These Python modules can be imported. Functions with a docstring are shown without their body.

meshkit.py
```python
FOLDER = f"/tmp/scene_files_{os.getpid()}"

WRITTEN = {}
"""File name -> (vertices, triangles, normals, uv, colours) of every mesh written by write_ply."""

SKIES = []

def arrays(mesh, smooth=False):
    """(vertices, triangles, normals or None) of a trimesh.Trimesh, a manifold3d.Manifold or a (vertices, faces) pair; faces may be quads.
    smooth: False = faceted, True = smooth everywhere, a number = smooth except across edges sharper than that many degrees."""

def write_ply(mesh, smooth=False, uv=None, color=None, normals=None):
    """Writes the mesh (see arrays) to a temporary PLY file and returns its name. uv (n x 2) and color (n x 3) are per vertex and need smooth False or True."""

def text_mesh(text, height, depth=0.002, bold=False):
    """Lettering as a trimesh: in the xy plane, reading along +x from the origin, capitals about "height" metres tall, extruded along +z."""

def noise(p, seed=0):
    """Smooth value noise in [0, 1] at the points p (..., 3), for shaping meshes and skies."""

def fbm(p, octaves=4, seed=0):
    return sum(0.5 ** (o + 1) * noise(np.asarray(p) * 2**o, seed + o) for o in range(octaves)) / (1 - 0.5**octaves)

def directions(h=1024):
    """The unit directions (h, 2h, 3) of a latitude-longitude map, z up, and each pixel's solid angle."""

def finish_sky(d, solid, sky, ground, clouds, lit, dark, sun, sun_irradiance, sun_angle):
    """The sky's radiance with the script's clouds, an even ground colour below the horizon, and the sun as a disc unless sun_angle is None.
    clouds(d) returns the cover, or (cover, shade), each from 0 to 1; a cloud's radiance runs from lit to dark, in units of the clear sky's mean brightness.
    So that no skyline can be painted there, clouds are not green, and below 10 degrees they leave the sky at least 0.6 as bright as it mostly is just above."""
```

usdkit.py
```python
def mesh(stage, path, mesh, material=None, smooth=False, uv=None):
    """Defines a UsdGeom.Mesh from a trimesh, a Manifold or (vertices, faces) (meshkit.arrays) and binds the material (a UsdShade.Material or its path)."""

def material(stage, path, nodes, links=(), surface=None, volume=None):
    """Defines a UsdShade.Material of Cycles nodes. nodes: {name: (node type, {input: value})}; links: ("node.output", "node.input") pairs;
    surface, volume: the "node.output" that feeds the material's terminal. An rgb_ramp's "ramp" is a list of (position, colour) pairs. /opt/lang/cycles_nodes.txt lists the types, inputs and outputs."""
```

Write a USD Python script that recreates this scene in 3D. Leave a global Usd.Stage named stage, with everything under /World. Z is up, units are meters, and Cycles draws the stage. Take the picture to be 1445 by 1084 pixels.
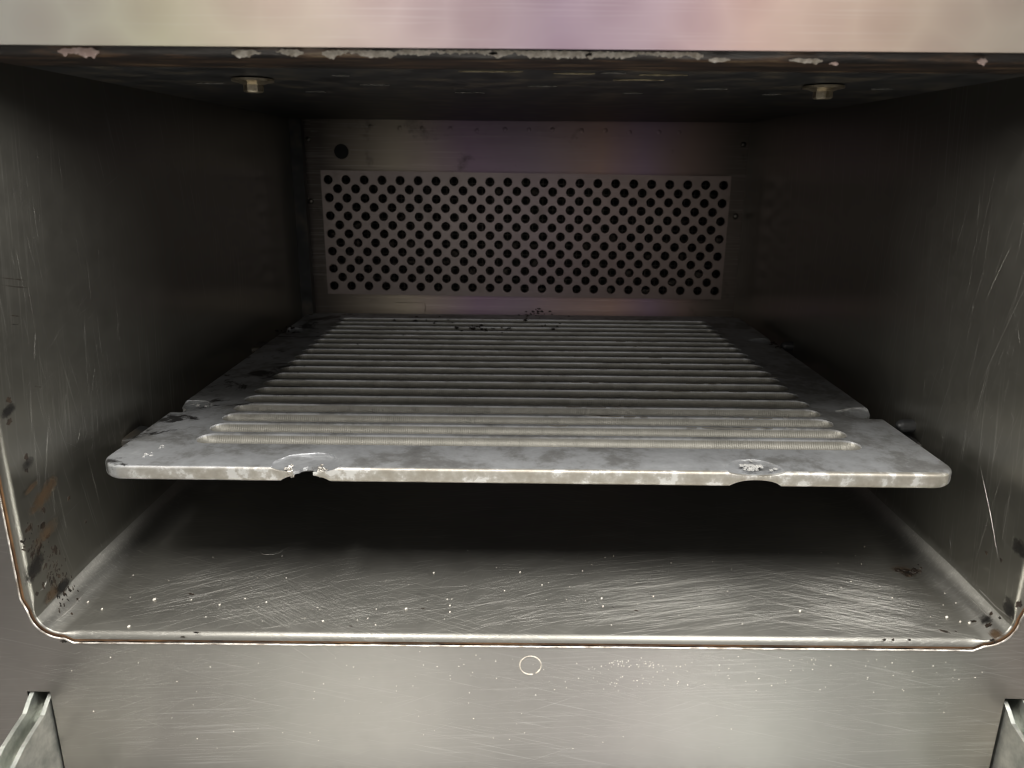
import math, random
import numpy as np, trimesh, manifold3d as m3, usdkit, meshkit
from shapely.geometry import Polygon, Point, LineString, box as sbox
from shapely.ops import unary_union
from shapely import affinity
from pxr import Usd, UsdGeom, UsdLux, UsdShade, Gf, Sdf

stage = Usd.Stage.CreateInMemory()
UsdGeom.SetStageUpAxis(stage, 'Z'); UsdGeom.SetStageMetersPerUnit(stage, 1.0)
UsdGeom.Xform.Define(stage, '/World'); UsdGeom.Scope.Define(stage, '/World/Looks')
random.seed(7); rng = np.random.default_rng(11); N_ = rng.normal; U_ = rng.uniform

# ------------------------------------------------------------------ camera
F, PITCH, YAW, ROLL, CX = 1062.0, .28571, -.00074, .00826, -.0049
_f = np.array([math.sin(YAW)*math.cos(PITCH), math.cos(YAW)*math.cos(PITCH), -math.sin(PITCH)])
_r = np.array([math.cos(YAW), -math.sin(YAW), 0]); _u = np.cross(_r, _f)
_c, _s = math.cos(ROLL), math.sin(ROLL)
_r, _u = _c*_r + _s*_u, _c*_u - _s*_r
EYE = np.array([CX, 0, 0])
cam = UsdGeom.Camera.Define(stage, '/World/camera')
cam.AddTransformOp().Set(Gf.Matrix4d(*_r, 0, *_u, 0, *(-_f), 0, *EYE, 1))
cam.CreateHorizontalApertureAttr(36.0); cam.CreateFocalLengthAttr(36*F/1445)
cam.CreateClippingRangeAttr(Gf.Vec2f(.01, 100)); cam.CreateExposureAttr(0.25)
cam.CreateFStopAttr(16.0); cam.CreateFocusDistanceAttr(.36)

def at(u, v, axis, val):
    """the point of the plane axis = val that the photograph shows at (u, v)"""
    w = _f + _r*(u-722.5)/F - _u*(v-542)/F
    return EYE + w*((val-EYE[axis])/w[axis])

# ------------------------------------------------------------------ ceiling lamps in front, plus added fill and side lights
def rect_light(name, pos, target, w, h, power, color):
    L = UsdLux.RectLight.Define(stage, '/World/'+name)
    L.CreateWidthAttr(w); L.CreateHeightAttr(h); L.CreateIntensityAttr(power); L.CreateColorAttr(Gf.Vec3f(*color))
    p, t = np.array(pos, float), np.array(target, float)
    z = (p-t)/np.linalg.norm(p-t); x = np.cross([0, 0, 1], z); x /= np.linalg.norm(x); y = np.cross(z, x)
    L.AddTransformOp().Set(Gf.Matrix4d(*x, 0, *y, 0, *z, 0, *p, 1))
    return L
def ceiling_lamp(x, y, z, w, l, power, color):
    L = UsdLux.RectLight.Define(stage, numbered('/World', 'ceiling_lamp'))
    L.CreateWidthAttr(w); L.CreateHeightAttr(l); L.CreateIntensityAttr(power); L.CreateColorAttr(Gf.Vec3f(*color)); L.AddTranslateOp().Set(Gf.Vec3d(x, y, z))
used = {}
def numbered(parent, name):
    k = (str(parent), name); n = used.get(k, 0); used[k] = n+1
    return f'{parent}/{name}' + (f'_{n:03d}' if n else '')
ceiling_lamp(-.40, -.40, 1.55, .28, 1.2, 20, (1, .97, .91))
ceiling_lamp(.50, -.40, 1.55, .28, 1.2, 24, (1, .98, .93))
rect_light('front_fill', (0, -1.5, .38), (0, .25, 0), 2.6, .70, .66, (1, .97, .92))  # unseen soft fill, added to brighten the cavity and the plate
rect_light('side_light', (1.55, -.08, .42), (-.18, .28, -.10), .42, .55, 31.0, (1, .98, .93))  # unseen side lights, added to brighten the front of the walls
rect_light('side_light_001', (-1.55, -.08, .42), (.18, .28, -.10), .42, .55, 32.0, (1, .97, .90))
dome = UsdLux.DomeLight.Define(stage, '/World/room_glow')
DM = usdkit.material(stage, '/World/Looks/room_glow', {'b': ('background_shader', {'color': (1, .975, .94), 'strength': .08})}, surface='b.background')
UsdShade.MaterialBindingAPI.Apply(dome.GetPrim()).Bind(DM)

# ------------------------------------------------------------------ helpers
def meta(p, **k):
    for a, b in k.items():
        if b: p.SetCustomDataByKey(a, b)
def thing(name, label, category, loc=(0, 0, 0), group=None, kind=None):
    x = UsdGeom.Xform.Define(stage, numbered('/World', name)); x.AddTranslateOp().Set(Gf.Vec3d(*loc))
    meta(x.GetPrim(), label=label, category=category, group=group, kind=kind)
    return x.GetPrim()
def part(parent, name, mesh, mat, smooth=False, label=None, kind=None):
    m = usdkit.mesh(stage, numbered(parent.GetPath(), name), mesh, mat, smooth)
    meta(m.GetPrim(), label=label, kind=kind)
    return m.GetPrim()
def box(x0, x1, y0, y1, z0, z1):
    m = trimesh.creation.box([x1-x0, y1-y0, z1-z0]); m.apply_translation([(x0+x1)/2, (y0+y1)/2, (z0+z1)/2]); return m
def cat(ms): return trimesh.util.concatenate(ms)
def grid_mesh(P):
    """P[i, j] points -> quads"""
    n, m = P.shape[:2]; i, j = np.meshgrid(np.arange(n-1), np.arange(m-1), indexing='ij')
    q = np.stack([i*m+j, i*m+j+1, (i+1)*m+j+1, (i+1)*m+j], -1).reshape(-1, 4)
    return trimesh.Trimesh(P.reshape(-1, 3), np.vstack([q[:, [0, 1, 2]], q[:, [0, 2, 3]]]), process=False)
def to_tri(man):
    m = man.to_mesh(); return trimesh.Trimesh(m.vert_properties[:, :3], m.tri_verts, process=False)
def to_man(t):
    t = trimesh.Trimesh(np.array(t.vertices), np.array(t.faces), process=True)
    return m3.Manifold(m3.Mesh(np.asarray(t.vertices, np.float32), np.asarray(t.faces, np.uint32)))
def frame(t, ex, ey, ez, o):
    """maps the local axes of a mesh to the given world axes"""
    M = np.eye(4); M[:3, 0], M[:3, 1], M[:3, 2], M[:3, 3] = ex, ey, ez, o
    t = t.copy(); t.apply_transform(M); return t
def extrude(poly, h):
    polys = poly.geoms if hasattr(poly, 'geoms') else [poly]
    return cat([trimesh.creation.extrude_polygon(p, h) for p in polys if p.area > 0])
def blob(cx, cy, rx, ry, rot=0, jag=.25, n=22):
    """an irregular flat patch outline"""
    a = np.linspace(0, 2*np.pi, n, endpoint=False); k = 1 + jag*rng.normal(size=n)*.6
    k = np.clip((k+np.roll(k, 1)*.6)/1.6, .35, 1.8)
    x, y = rx*k*np.cos(a), ry*k*np.sin(a); c, s = math.cos(rot), math.sin(rot)
    return Polygon(np.stack([cx+c*x-s*y, cy+s*x+c*y], 1)).buffer(0)

# ------------------------------------------------------------------ materials
def mat(name, nodes, links, surface='p.BSDF'):
    return usdkit.material(stage, '/World/Looks/'+name, nodes, links, surface=surface)

def steel(name, base, rough, streaks, metallic=1.0, cells=0, bump=.00004, soot=None, tint=None, mottle=.15, aniso=0, tang=(0, 1, 0), coat=0):
    """Worn sheet steel. streaks: (rotation xyz, scale xyz, threshold, mask scale, weight, seed offset); soot: (colour, noise scale, lo, hi)"""
    N = {'g': ('geometry', {}), 'p': ('principled_bsdf', {'metallic': metallic, 'roughness': rough})}
    L = []
    prev = None
    for i, (rot, sc, th, ms, w, off) in enumerate(streaks):
        N[f'mr{i}'] = ('mapping', {'mapping_type': 'point', 'rotation': rot, 'location': (off, off*.7, off*1.3)})
        N[f'ms{i}'] = ('mapping', {'mapping_type': 'point', 'scale': sc})
        N[f'n{i}'] = ('noise_texture', {'scale': 1.0, 'detail': 2.0, 'roughness': .6})
        N[f'r{i}'] = ('map_range', {'from_min': th, 'from_max': th+.12, 'to_min': 0.0, 'to_max': w, 'clamp': True})
        N[f'k{i}'] = ('noise_texture', {'scale': ms, 'detail': 2.0})
        N[f'kr{i}'] = ('map_range', {'from_min': .42, 'from_max': .62, 'to_min': 0.12, 'to_max': 1.0, 'clamp': True})
        N[f'x{i}'] = ('math', {'math_type': 'multiply'})
        L += [('g.position', f'mr{i}.vector'), (f'mr{i}.vector', f'ms{i}.vector'), (f'ms{i}.vector', f'n{i}.vector'), (f'n{i}.fac', f'r{i}.value'),
              (f'mr{i}.vector', f'k{i}.vector'), (f'k{i}.fac', f'kr{i}.value'), (f'r{i}.result', f'x{i}.value1'), (f'kr{i}.result', f'x{i}.value2')]
        if prev:
            N[f'a{i}'] = ('math', {'math_type': 'add'}); L += [(prev, f'a{i}.value1'), (f'x{i}.value', f'a{i}.value2')]; prev = f'a{i}.value'
        else: prev = f'x{i}.value'
    # colour
    N['mn'] = ('noise_texture', {'scale': 22.0, 'detail': 5.0, 'roughness': .6}); L.append(('g.position', 'mn.vector'))
    N['mr'] = ('rgb_ramp', {'ramp': [(.25, tuple(c*(1-mottle) for c in base)), (.75, tuple(min(1, c*(1+mottle)) for c in base))]}); L.append(('mn.fac', 'mr.fac'))
    col = 'mr.color'
    if tint:
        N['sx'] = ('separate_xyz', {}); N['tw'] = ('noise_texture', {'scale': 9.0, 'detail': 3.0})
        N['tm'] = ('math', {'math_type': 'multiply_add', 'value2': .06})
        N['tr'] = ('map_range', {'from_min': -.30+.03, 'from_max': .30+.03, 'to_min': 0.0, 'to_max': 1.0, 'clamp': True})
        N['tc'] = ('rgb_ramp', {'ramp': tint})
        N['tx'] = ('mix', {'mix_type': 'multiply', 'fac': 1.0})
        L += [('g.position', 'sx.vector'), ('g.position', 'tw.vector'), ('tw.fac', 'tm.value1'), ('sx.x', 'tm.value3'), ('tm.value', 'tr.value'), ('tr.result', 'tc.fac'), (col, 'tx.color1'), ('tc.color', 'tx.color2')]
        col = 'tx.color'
    if cells:
        N['cm'] = ('mapping', {'mapping_type': 'point', 'scale': (cells, 1, cells)}); N['cv'] = ('voronoi_texture', {'scale': 1.0, 'randomness': .6, 'feature': 'f1'})
        N['cp'] = ('map_range', {'from_min': .25, 'from_max': .55, 'to_min': 1.0, 'to_max': .0, 'clamp': True}); N['cx_'] = ('mix', {'mix_type': 'multiply', 'color2': (.91, .88, .89)})
        L += [('g.position', 'cm.vector'), ('cm.vector', 'cv.vector'), ('cv.distance', 'cp.value'), ('cp.result', 'cx_.fac'), (col, 'cx_.color1')]; col = 'cx_.color'
    if soot:
        sc, ns, lo, hi = soot
        N['sn'] = ('noise_texture', {'scale': ns, 'detail': 6.0, 'roughness': .65}); N['sr'] = ('map_range', {'from_min': lo, 'from_max': hi, 'to_min': 0.0, 'to_max': .85, 'clamp': True})
        N['sm'] = ('mix', {'mix_type': 'mix', 'color2': sc})
        L += [('g.position', 'sn.vector'), ('sn.fac', 'sr.value'), ('sr.result', 'sm.fac'), (col, 'sm.color1')]
        col = 'sm.color'
    if prev:
        N['lt'] = ('mix', {'mix_type': 'mix', 'color2': tuple(min(1, c*1.45+.08) for c in base)}); N['lf'] = ('math', {'math_type': 'multiply', 'value2': .5, 'use_clamp': True})  # streaks lightened in the colour, painting in their glint
        L += [(prev, 'lf.value1'), ('lf.value', 'lt.fac'), (col, 'lt.color1')]; col = 'lt.color'
        N['b'] = ('bump', {'strength': .8, 'distance': bump}); L += [(prev, 'b.height'), ('b.normal', 'p.normal')]
        N['rn'] = ('noise_texture', {'scale': 120.0, 'detail': 5.0}); N['rr'] = ('map_range', {'from_min': .3, 'from_max': .7, 'to_min': rough-.015, 'to_max': rough+.015, 'clamp': True})
        L += [('g.position', 'rn.vector'), ('rn.fac', 'rr.value'), ('rr.result', 'p.roughness')]
    if coat: N['p'][1].update(coat_weight=coat, coat_roughness=.13)
    if aniso:
        N['p'][1]['anisotropic'] = aniso; N['tg'] = ('combine_xyz', {'x': float(tang[0]), 'y': float(tang[1]), 'z': float(tang[2])}); L.append(('tg.vector', 'p.tangent'))
    L.append((col, 'p.base_color'))
    return mat(name, N, L)

D = math.radians
TINT = [(0, (1, 1, .98)), (.25, (1, 1, .97)), (.33, (.96, .94, .76)), (.37, (.93, .82, .74)), (.43, (.84, .70, .74)), (.50, (.64, .50, .66)), (.55, (.66, .52, .63)), (.60, (.82, .62, .60)), (.68, (.93, .77, .68)), (.76, (.97, .90, .82)), (.9, (1, .98, .95))]
TINTB = [(0, (.22, .21, .20)), (.24, (.28, .26, .24)), (.31, (.80, .74, .62)), (.335, (1.0, .93, .76)), (.37, (.92, .80, .74)), (.42, (.72, .55, .76)), (.50, (.70, .58, .72)), (.57, (.80, .62, .62)), (.62, (.92, .66, .60)), (.68, (.76, .58, .78)), (.73, (.75, .58, .54)), (.78, (.42, .38, .34)), (.84, (.3, .27, .25)), (1, (.25, .22, .2))]  # dark ends painted in: soot together with the dark reflection there
horiz = lambda deg, th, ms, w, off, f=1500, l=22: ((0, 0, D(deg)), (l, f, f*.5), th, ms, w, off)
M = {}
M['floor'] = steel('floor_steel', (.38, .37, .34), .43, [horiz(-14, .56, 14, .6, 1.1), horiz(24, .58, 13, 1.0, 3.7), horiz(-4, .55, 18, .7, 6.1), horiz(-78, .62, 16, .5, 8.3)], bump=.00006, aniso=.6, mottle=.08)
M['wall'] = steel('wall_steel', (.27, .262, .232), .38, [((D(8), 0, 0), (1500, 700, 18), .56, 12, .8, 2.2), ((D(-12), 0, 0), (1500, 700, 22), .6, 15, .8, 5.2), ((D(70), 0, 0), (1500, 800, 30), .63, 17, .5, 7.2)], bump=.00004, aniso=.75, mottle=.05, coat=.35, soot=((.07, .068, .06), 9, .70, .98))
fr = lambda deg, th, ms, w, off: ((0, D(deg), 0), (20, 900, 1500), th, ms, w, off)
M['front'] = steel('front_steel', (.47, .468, .455), .38, [fr(3, .54, 12, .6, 1.7), fr(-13, .61, 10, .9, 4.4), fr(22, .64, 14, .7, 9.4)], bump=.00003, mottle=.05, aniso=.8, tang=(0, 0, 1),
                   tint=[(0, (.86, .79, .77)), (.22, (.88, .82, .79)), (.33, (.97, .95, .91)), (.46, (.98, .95, .93)), (.55, (.93, .89, .89)), (.66, (1, 1, .97)), (.77, (1, .99, .95)), (.84, (.95, .82, .75)), (1, (.95, .80, .74))])
M['door'] = steel('door_steel', (.54, .535, .52), .36, [((0, 0, 0), (20, 900, 1500), .58, 10, .3, 3.1)], bump=.00001, aniso=.5, tang=(0, 1, 0))
M['top'] = steel('top_steel', (.80, .77, .72), .40, [fr(0, .55, 8, .22, 2.7)], bump=.000012, tint=TINT, mottle=.04, cells=52, aniso=.7, tang=(0, 0, 1))
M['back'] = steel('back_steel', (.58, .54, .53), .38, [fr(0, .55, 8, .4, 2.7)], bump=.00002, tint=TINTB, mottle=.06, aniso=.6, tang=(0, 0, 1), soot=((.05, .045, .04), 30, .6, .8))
M['perf'] = steel('perforated_steel', (.40, .36, .345), .38, [fr(0, .58, 8, .4, 3.3)], bump=.00002, mottle=.1, tint=[(0, (.9, .86, .84)), (.4, (1, .93, .93)), (.5, (.92, .82, .88)), (.62, (.90, .78, .78)), (1, (.92, .86, .78))], soot=((.12, .10, .08), 24, .58, .85))
M['ceil'] = mat('blackened_ceiling', {'g': ('geometry', {}), 'n': ('noise_texture', {'scale': 60.0, 'detail': 6.0}), 'r': ('rgb_ramp', {'ramp': [(.3, (.02, .02, .021)), (.5, (.045, .046, .048)), (.62, (.085, .075, .062)), (.75, (.14, .12, .09))]}), 'b': ('bump', {'strength': .5, 'distance': .0006}), 'p': ('principled_bsdf', {'roughness': .42, 'specular_ior_level': .5})},
                [('g.position', 'n.vector'), ('n.fac', 'r.fac'), ('r.color', 'p.base_color'), ('n.fac', 'b.height'), ('b.normal', 'p.normal')])
M['lip'] = mat('burnt_lip', {'g': ('geometry', {}), 'm': ('mapping', {'mapping_type': 'point', 'scale': (35, 220, 220)}), 'n': ('noise_texture', {'scale': 1.0, 'detail': 6.0, 'roughness': .62}),
                'r': ('rgb_ramp', {'ramp': [(.32, (.014, .012, .012)), (.50, (.035, .027, .024)), (.60, (.11, .065, .04)), (.70, (.24, .18, .11)), (.82, (.5, .45, .33))]}), 'b': ('bump', {'strength': .7, 'distance': .0008}), 'p': ('principled_bsdf', {'roughness': .45})},
               [('g.position', 'm.vector'), ('m.vector', 'n.vector'), ('n.fac', 'r.fac'), ('r.color', 'p.base_color'), ('n.fac', 'b.height'), ('b.normal', 'p.normal')])
def plain(name, a, b, scale, rough, metallic=0.0, bump=.0002, detail=5.0, stretch=(1, 1, 1), lo=.35, hi=.65):
    return mat(name, {'g': ('geometry', {}), 'm': ('mapping', {'mapping_type': 'point', 'scale': stretch}), 'n': ('noise_texture', {'scale': scale, 'detail': detail, 'roughness': .62}), 'r': ('rgb_ramp', {'ramp': [(lo, a), (hi, b)]}),
                      'b': ('bump', {'strength': .6, 'distance': bump}), 'p': ('principled_bsdf', {'roughness': rough, 'metallic': metallic})},
               [('g.position', 'm.vector'), ('m.vector', 'n.vector'), ('n.fac', 'r.fac'), ('r.color', 'p.base_color'), ('n.fac', 'b.height'), ('b.normal', 'p.normal')])
M['flake'] = plain('peeling_sealant', (.40, .35, .28), (.80, .75, .67), 420, .6, 0, .0004)
M['flake_pink'] = plain('pink_residue', (.55, .38, .34), (.75, .60, .55), 260, .55)
M['brass'] = plain('stained_bolt', (.42, .35, .24), (.70, .62, .48), 300, .34, .9, .0001)
M['screw'] = plain('dark_screw', (.10, .09, .08), (.35, .32, .28), 300, .4, .9, .0001)
M['dark'] = plain('dark_duct', (.012, .012, .012), (.03, .028, .026), 60, .6)
M['mesh'] = plain('wire_mesh', (.08, .07, .06), (.20, .18, .16), 200, .45, .9)
M['carbon'] = plain('burnt_food', (.008, .007, .006), (.05, .035, .025), 400, .35, 0, .0004)
M['brown'] = plain('brown_stain', (.09, .05, .028), (.20, .12, .065), 300, .4, .3, .0001)
M['crust'] = plain('mineral_crust', (.42, .42, .41), (.68, .67, .65), 500, .6)
M['brown2'] = plain('baked_grime', (.02, .016, .013), (.10, .08, .065), 500, .6, 0, .0003)
M['crumb'] = plain('pale_crumb', (.62, .58, .50), (.85, .82, .76), 900, .7)
M['seam'] = plain('rusty_sealant', (.07, .035, .02), (.36, .19, .085), 1.0, .5, 0, .0003, 5, (60, 300, 60))
M['weld'] = plain('bright_weld', (.22, .19, .16), (.80, .77, .72), 240, .4, .9, .0003)
M['scratch'] = plain('bright_scratch', (.46, .45, .42), (.56, .54, .51), 300, .5, .95)
M['wscratch'] = plain('wall_scratch_steel', (.34, .335, .31), (.50, .48, .45), 300, .45, .95)
M['lipchip'] = plain('yellow_brown_glint', (.12, .10, .06), (.42, .36, .24), 300, .4)  # colour of the brownish glints near the ceiling front
M['chip'] = plain('ceiling_glint_chip', (.05, .05, .05), (.26, .25, .23), 700, .5)
M['galv'] = plain('galvanised_steel', (.40, .42, .39), (.66, .67, .62), 130, .38, .9, .0002)
M['fibre'] = plain('pale_fibre', (.5, .48, .44), (.7, .68, .64), 300, .5)

# aluminium plate: land blue-grey and oxidised, flutes cleaner and beige, black carbon films
def plate_material():
    N = {'g': ('geometry', {}), 's': ('separate_xyz', {}),
         'n1': ('noise_texture', {'scale': 38.0, 'detail': 9.0, 'roughness': .72, 'distortion': .15}),
         'land': ('rgb_ramp', {'ramp': [(.28, (.24, .235, .23)), (.42, (.36, .36, .36)), (.50, (.53, .54, .56)), (.60, (.62, .635, .66)), (.70, (.76, .77, .79))]}),
         'n2': ('noise_texture', {'scale': 150.0, 'detail': 5.0, 'roughness': .6}),
         'side': ('rgb_ramp', {'ramp': [(.32, (.45, .41, .35)), (.46, (.52, .49, .43)), (.55, (.62, .59, .54)), (.61, (.88, .87, .84))]}),
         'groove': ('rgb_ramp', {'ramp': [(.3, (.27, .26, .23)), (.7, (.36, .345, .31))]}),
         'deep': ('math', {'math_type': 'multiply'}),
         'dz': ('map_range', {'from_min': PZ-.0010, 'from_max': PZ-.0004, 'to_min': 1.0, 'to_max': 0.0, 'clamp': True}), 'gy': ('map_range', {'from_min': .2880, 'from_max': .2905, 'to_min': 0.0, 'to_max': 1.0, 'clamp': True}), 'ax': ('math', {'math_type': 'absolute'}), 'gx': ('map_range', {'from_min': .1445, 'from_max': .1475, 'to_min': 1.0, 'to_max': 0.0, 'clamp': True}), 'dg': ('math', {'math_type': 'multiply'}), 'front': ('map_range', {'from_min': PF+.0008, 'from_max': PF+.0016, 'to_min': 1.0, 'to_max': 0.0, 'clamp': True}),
         'c1': ('mix', {}), 'c2': ('mix', {}),
         'w': ('wave_texture', {'wave_type': 'bands', 'bands_direction': 'x', 'scale': 330.0, 'distortion': .8, 'detail': 1.0}),
         'wm': ('math', {'math_type': 'multiply'}), 'bsum': ('math', {'math_type': 'multiply_add', 'value2': .5}), 'wd': ('math', {'math_type': 'multiply', 'value2': .22}), 'wn': ('math', {'math_type': 'multiply'}),
         # carbon film: towards the left rim and the far left, in ragged patches
         'n3': ('noise_texture', {'scale': 26.0, 'detail': 8.0, 'roughness': .7, 'distortion': 1.2}),
         'cx': ('map_range', {'from_min': -.165, 'from_max': -.04, 'to_min': .13, 'to_max': 0.0, 'clamp': True}),
         'cx2': ('map_range', {'from_min': .13, 'from_max': .17, 'to_min': 0.0, 'to_max': .05, 'clamp': True}),
         'cy': ('map_range', {'from_min': .30, 'from_max': .56, 'to_min': -.03, 'to_max': .04, 'clamp': True}),
         'ca': ('math', {'math_type': 'add'}), 'cb': ('math', {'math_type': 'add'}), 'cc': ('math', {'math_type': 'add'}),
         'cr': ('map_range', {'from_min': .665, 'from_max': .72, 'to_min': 0.0, 'to_max': .9, 'clamp': True}),
         'notdeep': ('math', {'math_type': 'subtract', 'value1': 1.0}), 'cf': ('math', {'math_type': 'multiply'}), 'cf2': ('math', {'math_type': 'multiply'}), 'notfront': ('math', {'math_type': 'subtract', 'value1': 1.0}),
         'c3': ('mix', {'color2': (.035, .032, .030)}), 'under': ('map_range', {'from_min': PZ-TH+.0002, 'from_max': PZ-TH+.0006, 'to_min': .95, 'to_max': 0.0, 'clamp': True}), 'c4': ('mix', {'color2': (.02, .018, .016)}),  # underside painted near black, so the shade below the plate stays dark
         'rr': ('map_range', {'from_min': 0.0, 'from_max': 1.0, 'to_min': .5, 'to_max': .34, 'clamp': True}),
         'b': ('bump', {'strength': .5, 'distance': .0004}),
         'p': ('principled_bsdf', {'metallic': .65, 'roughness': .4})}
    L = [('g.position', 's.vector'), ('g.position', 'n1.vector'), ('g.position', 'n2.vector'), ('g.position', 'n3.vector'), ('g.position', 'w.vector'),
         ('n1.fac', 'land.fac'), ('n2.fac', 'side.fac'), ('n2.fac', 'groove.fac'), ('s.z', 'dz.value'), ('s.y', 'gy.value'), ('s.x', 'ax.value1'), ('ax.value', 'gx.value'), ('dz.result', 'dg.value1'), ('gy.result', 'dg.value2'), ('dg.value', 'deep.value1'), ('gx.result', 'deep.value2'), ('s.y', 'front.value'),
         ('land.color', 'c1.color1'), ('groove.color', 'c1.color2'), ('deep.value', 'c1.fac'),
         ('c1.color', 'c2.color1'), ('side.color', 'c2.color2'), ('front.result', 'c2.fac'),
         ('s.x', 'cx.value'), ('s.x', 'cx2.value'), ('s.y', 'cy.value'), ('n3.fac', 'ca.value1'), ('cx.result', 'ca.value2'), ('ca.value', 'cb.value1'), ('cy.result', 'cb.value2'), ('cb.value', 'cc.value1'), ('cx2.result', 'cc.value2'),
         ('cc.value', 'cr.value'), ('deep.value', 'notdeep.value2'), ('front.result', 'notfront.value2'), ('cr.result', 'cf.value1'), ('notdeep.value', 'cf.value2'), ('cf.value', 'cf2.value1'), ('notfront.value', 'cf2.value2'),
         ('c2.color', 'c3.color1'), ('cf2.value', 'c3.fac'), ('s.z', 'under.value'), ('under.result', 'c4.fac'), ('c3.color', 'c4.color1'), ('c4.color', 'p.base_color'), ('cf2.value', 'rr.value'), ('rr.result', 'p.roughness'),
         ('w.fac', 'wm.value1'), ('deep.value', 'wm.value2'), ('n2.fac', 'bsum.value1'), ('wm.value', 'wd.value1'), ('wd.value', 'wn.value1'), ('notfront.value', 'wn.value2'), ('wn.value', 'bsum.value3'), ('bsum.value', 'b.height'), ('b.normal', 'p.normal')]
    return mat('cast_aluminium', N, L)

# ------------------------------------------------------------------ oven
H, YF, YB, ZC, ZF, RF = .18, .2410, .6237, .0317, -.1685, .0095
oven = thing('oven', 'open stainless steel oven with a blackened cavity and a perforated back panel', 'oven')

# profile of the liner: wall, fillet, floor, fillet, wall; points, outward normals; the fold opens up behind the mouth
def RFy(y): return RF + (.0125-RF)*float(np.clip((y-YF-.004)/.035, 0, 1))**.8
def profile(r=RF):
    P, Nn = [], []
    for z in np.linspace(ZC+.004, ZF+r, 40): P.append((-H, z)); Nn.append((-1, 0))
    for a in np.linspace(0, 90, 15)[1:-1]:
        c, s = math.cos(D(a)), math.sin(D(a)); P.append((-H+r-r*c, ZF+r-r*s)); Nn.append((-c, -s))
    for x in np.linspace(-H+r, H-r, 100): P.append((x, ZF)); Nn.append((0, -1))
    for a in np.linspace(90, 0, 15)[1:-1]:
        c, s = math.cos(D(a)), math.sin(D(a)); P.append((H-r+r*c, ZF+r-r*s)); Nn.append((c, -s))
    for z in np.linspace(ZF+r, ZC+.004, 40): P.append((H, z)); Nn.append((1, 0))
    return np.array(P), np.array(Nn, float)
PP, PN = profile(); n0, n1, n2, n3 = 40, 53, 153, 166
idx = np.arange(len(PP))
corner = ((idx >= n0-1) & (idx <= n1)) | ((idx >= n2-1) & (idx <= n3))
FR = np.where(corner, .0006, .0024)                       # lip radius: the two corners are left sharp
def liner(i0, i1, ys=60):
    rows = []
    p, n, r = PP[i0:i1], PN[i0:i1], FR[i0:i1]
    for a in np.linspace(90, 0, 9):
        off, y = r*(1-math.cos(D(a))), YF + r*(1-math.sin(D(a)))
        rows.append(np.stack([p[:, 0]+n[:, 0]*off, y, p[:, 1]+n[:, 1]*off], 1))
    for y in np.r_[np.linspace(YF+.0045, YF+.045, 24), np.linspace(YF+.045, YB+.002, ys)[1:]]:
        p = profile(RFy(y))[0][i0:i1]
        rows.append(np.stack([p[:, 0], np.full(len(p), y), p[:, 1]], 1))
    P = np.array(rows)
    return grid_mesh(P)
def flip(m): m.invert(); return m
part(oven, 'side_wall', liner(0, n0+3), M['wall'], 40)
part(oven, 'side_wall', liner(n3-3, len(PP)), M['wall'], 40)
part(oven, 'cavity_floor', liner(n0+2, n3-2, 110), M['floor'], 40)
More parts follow.
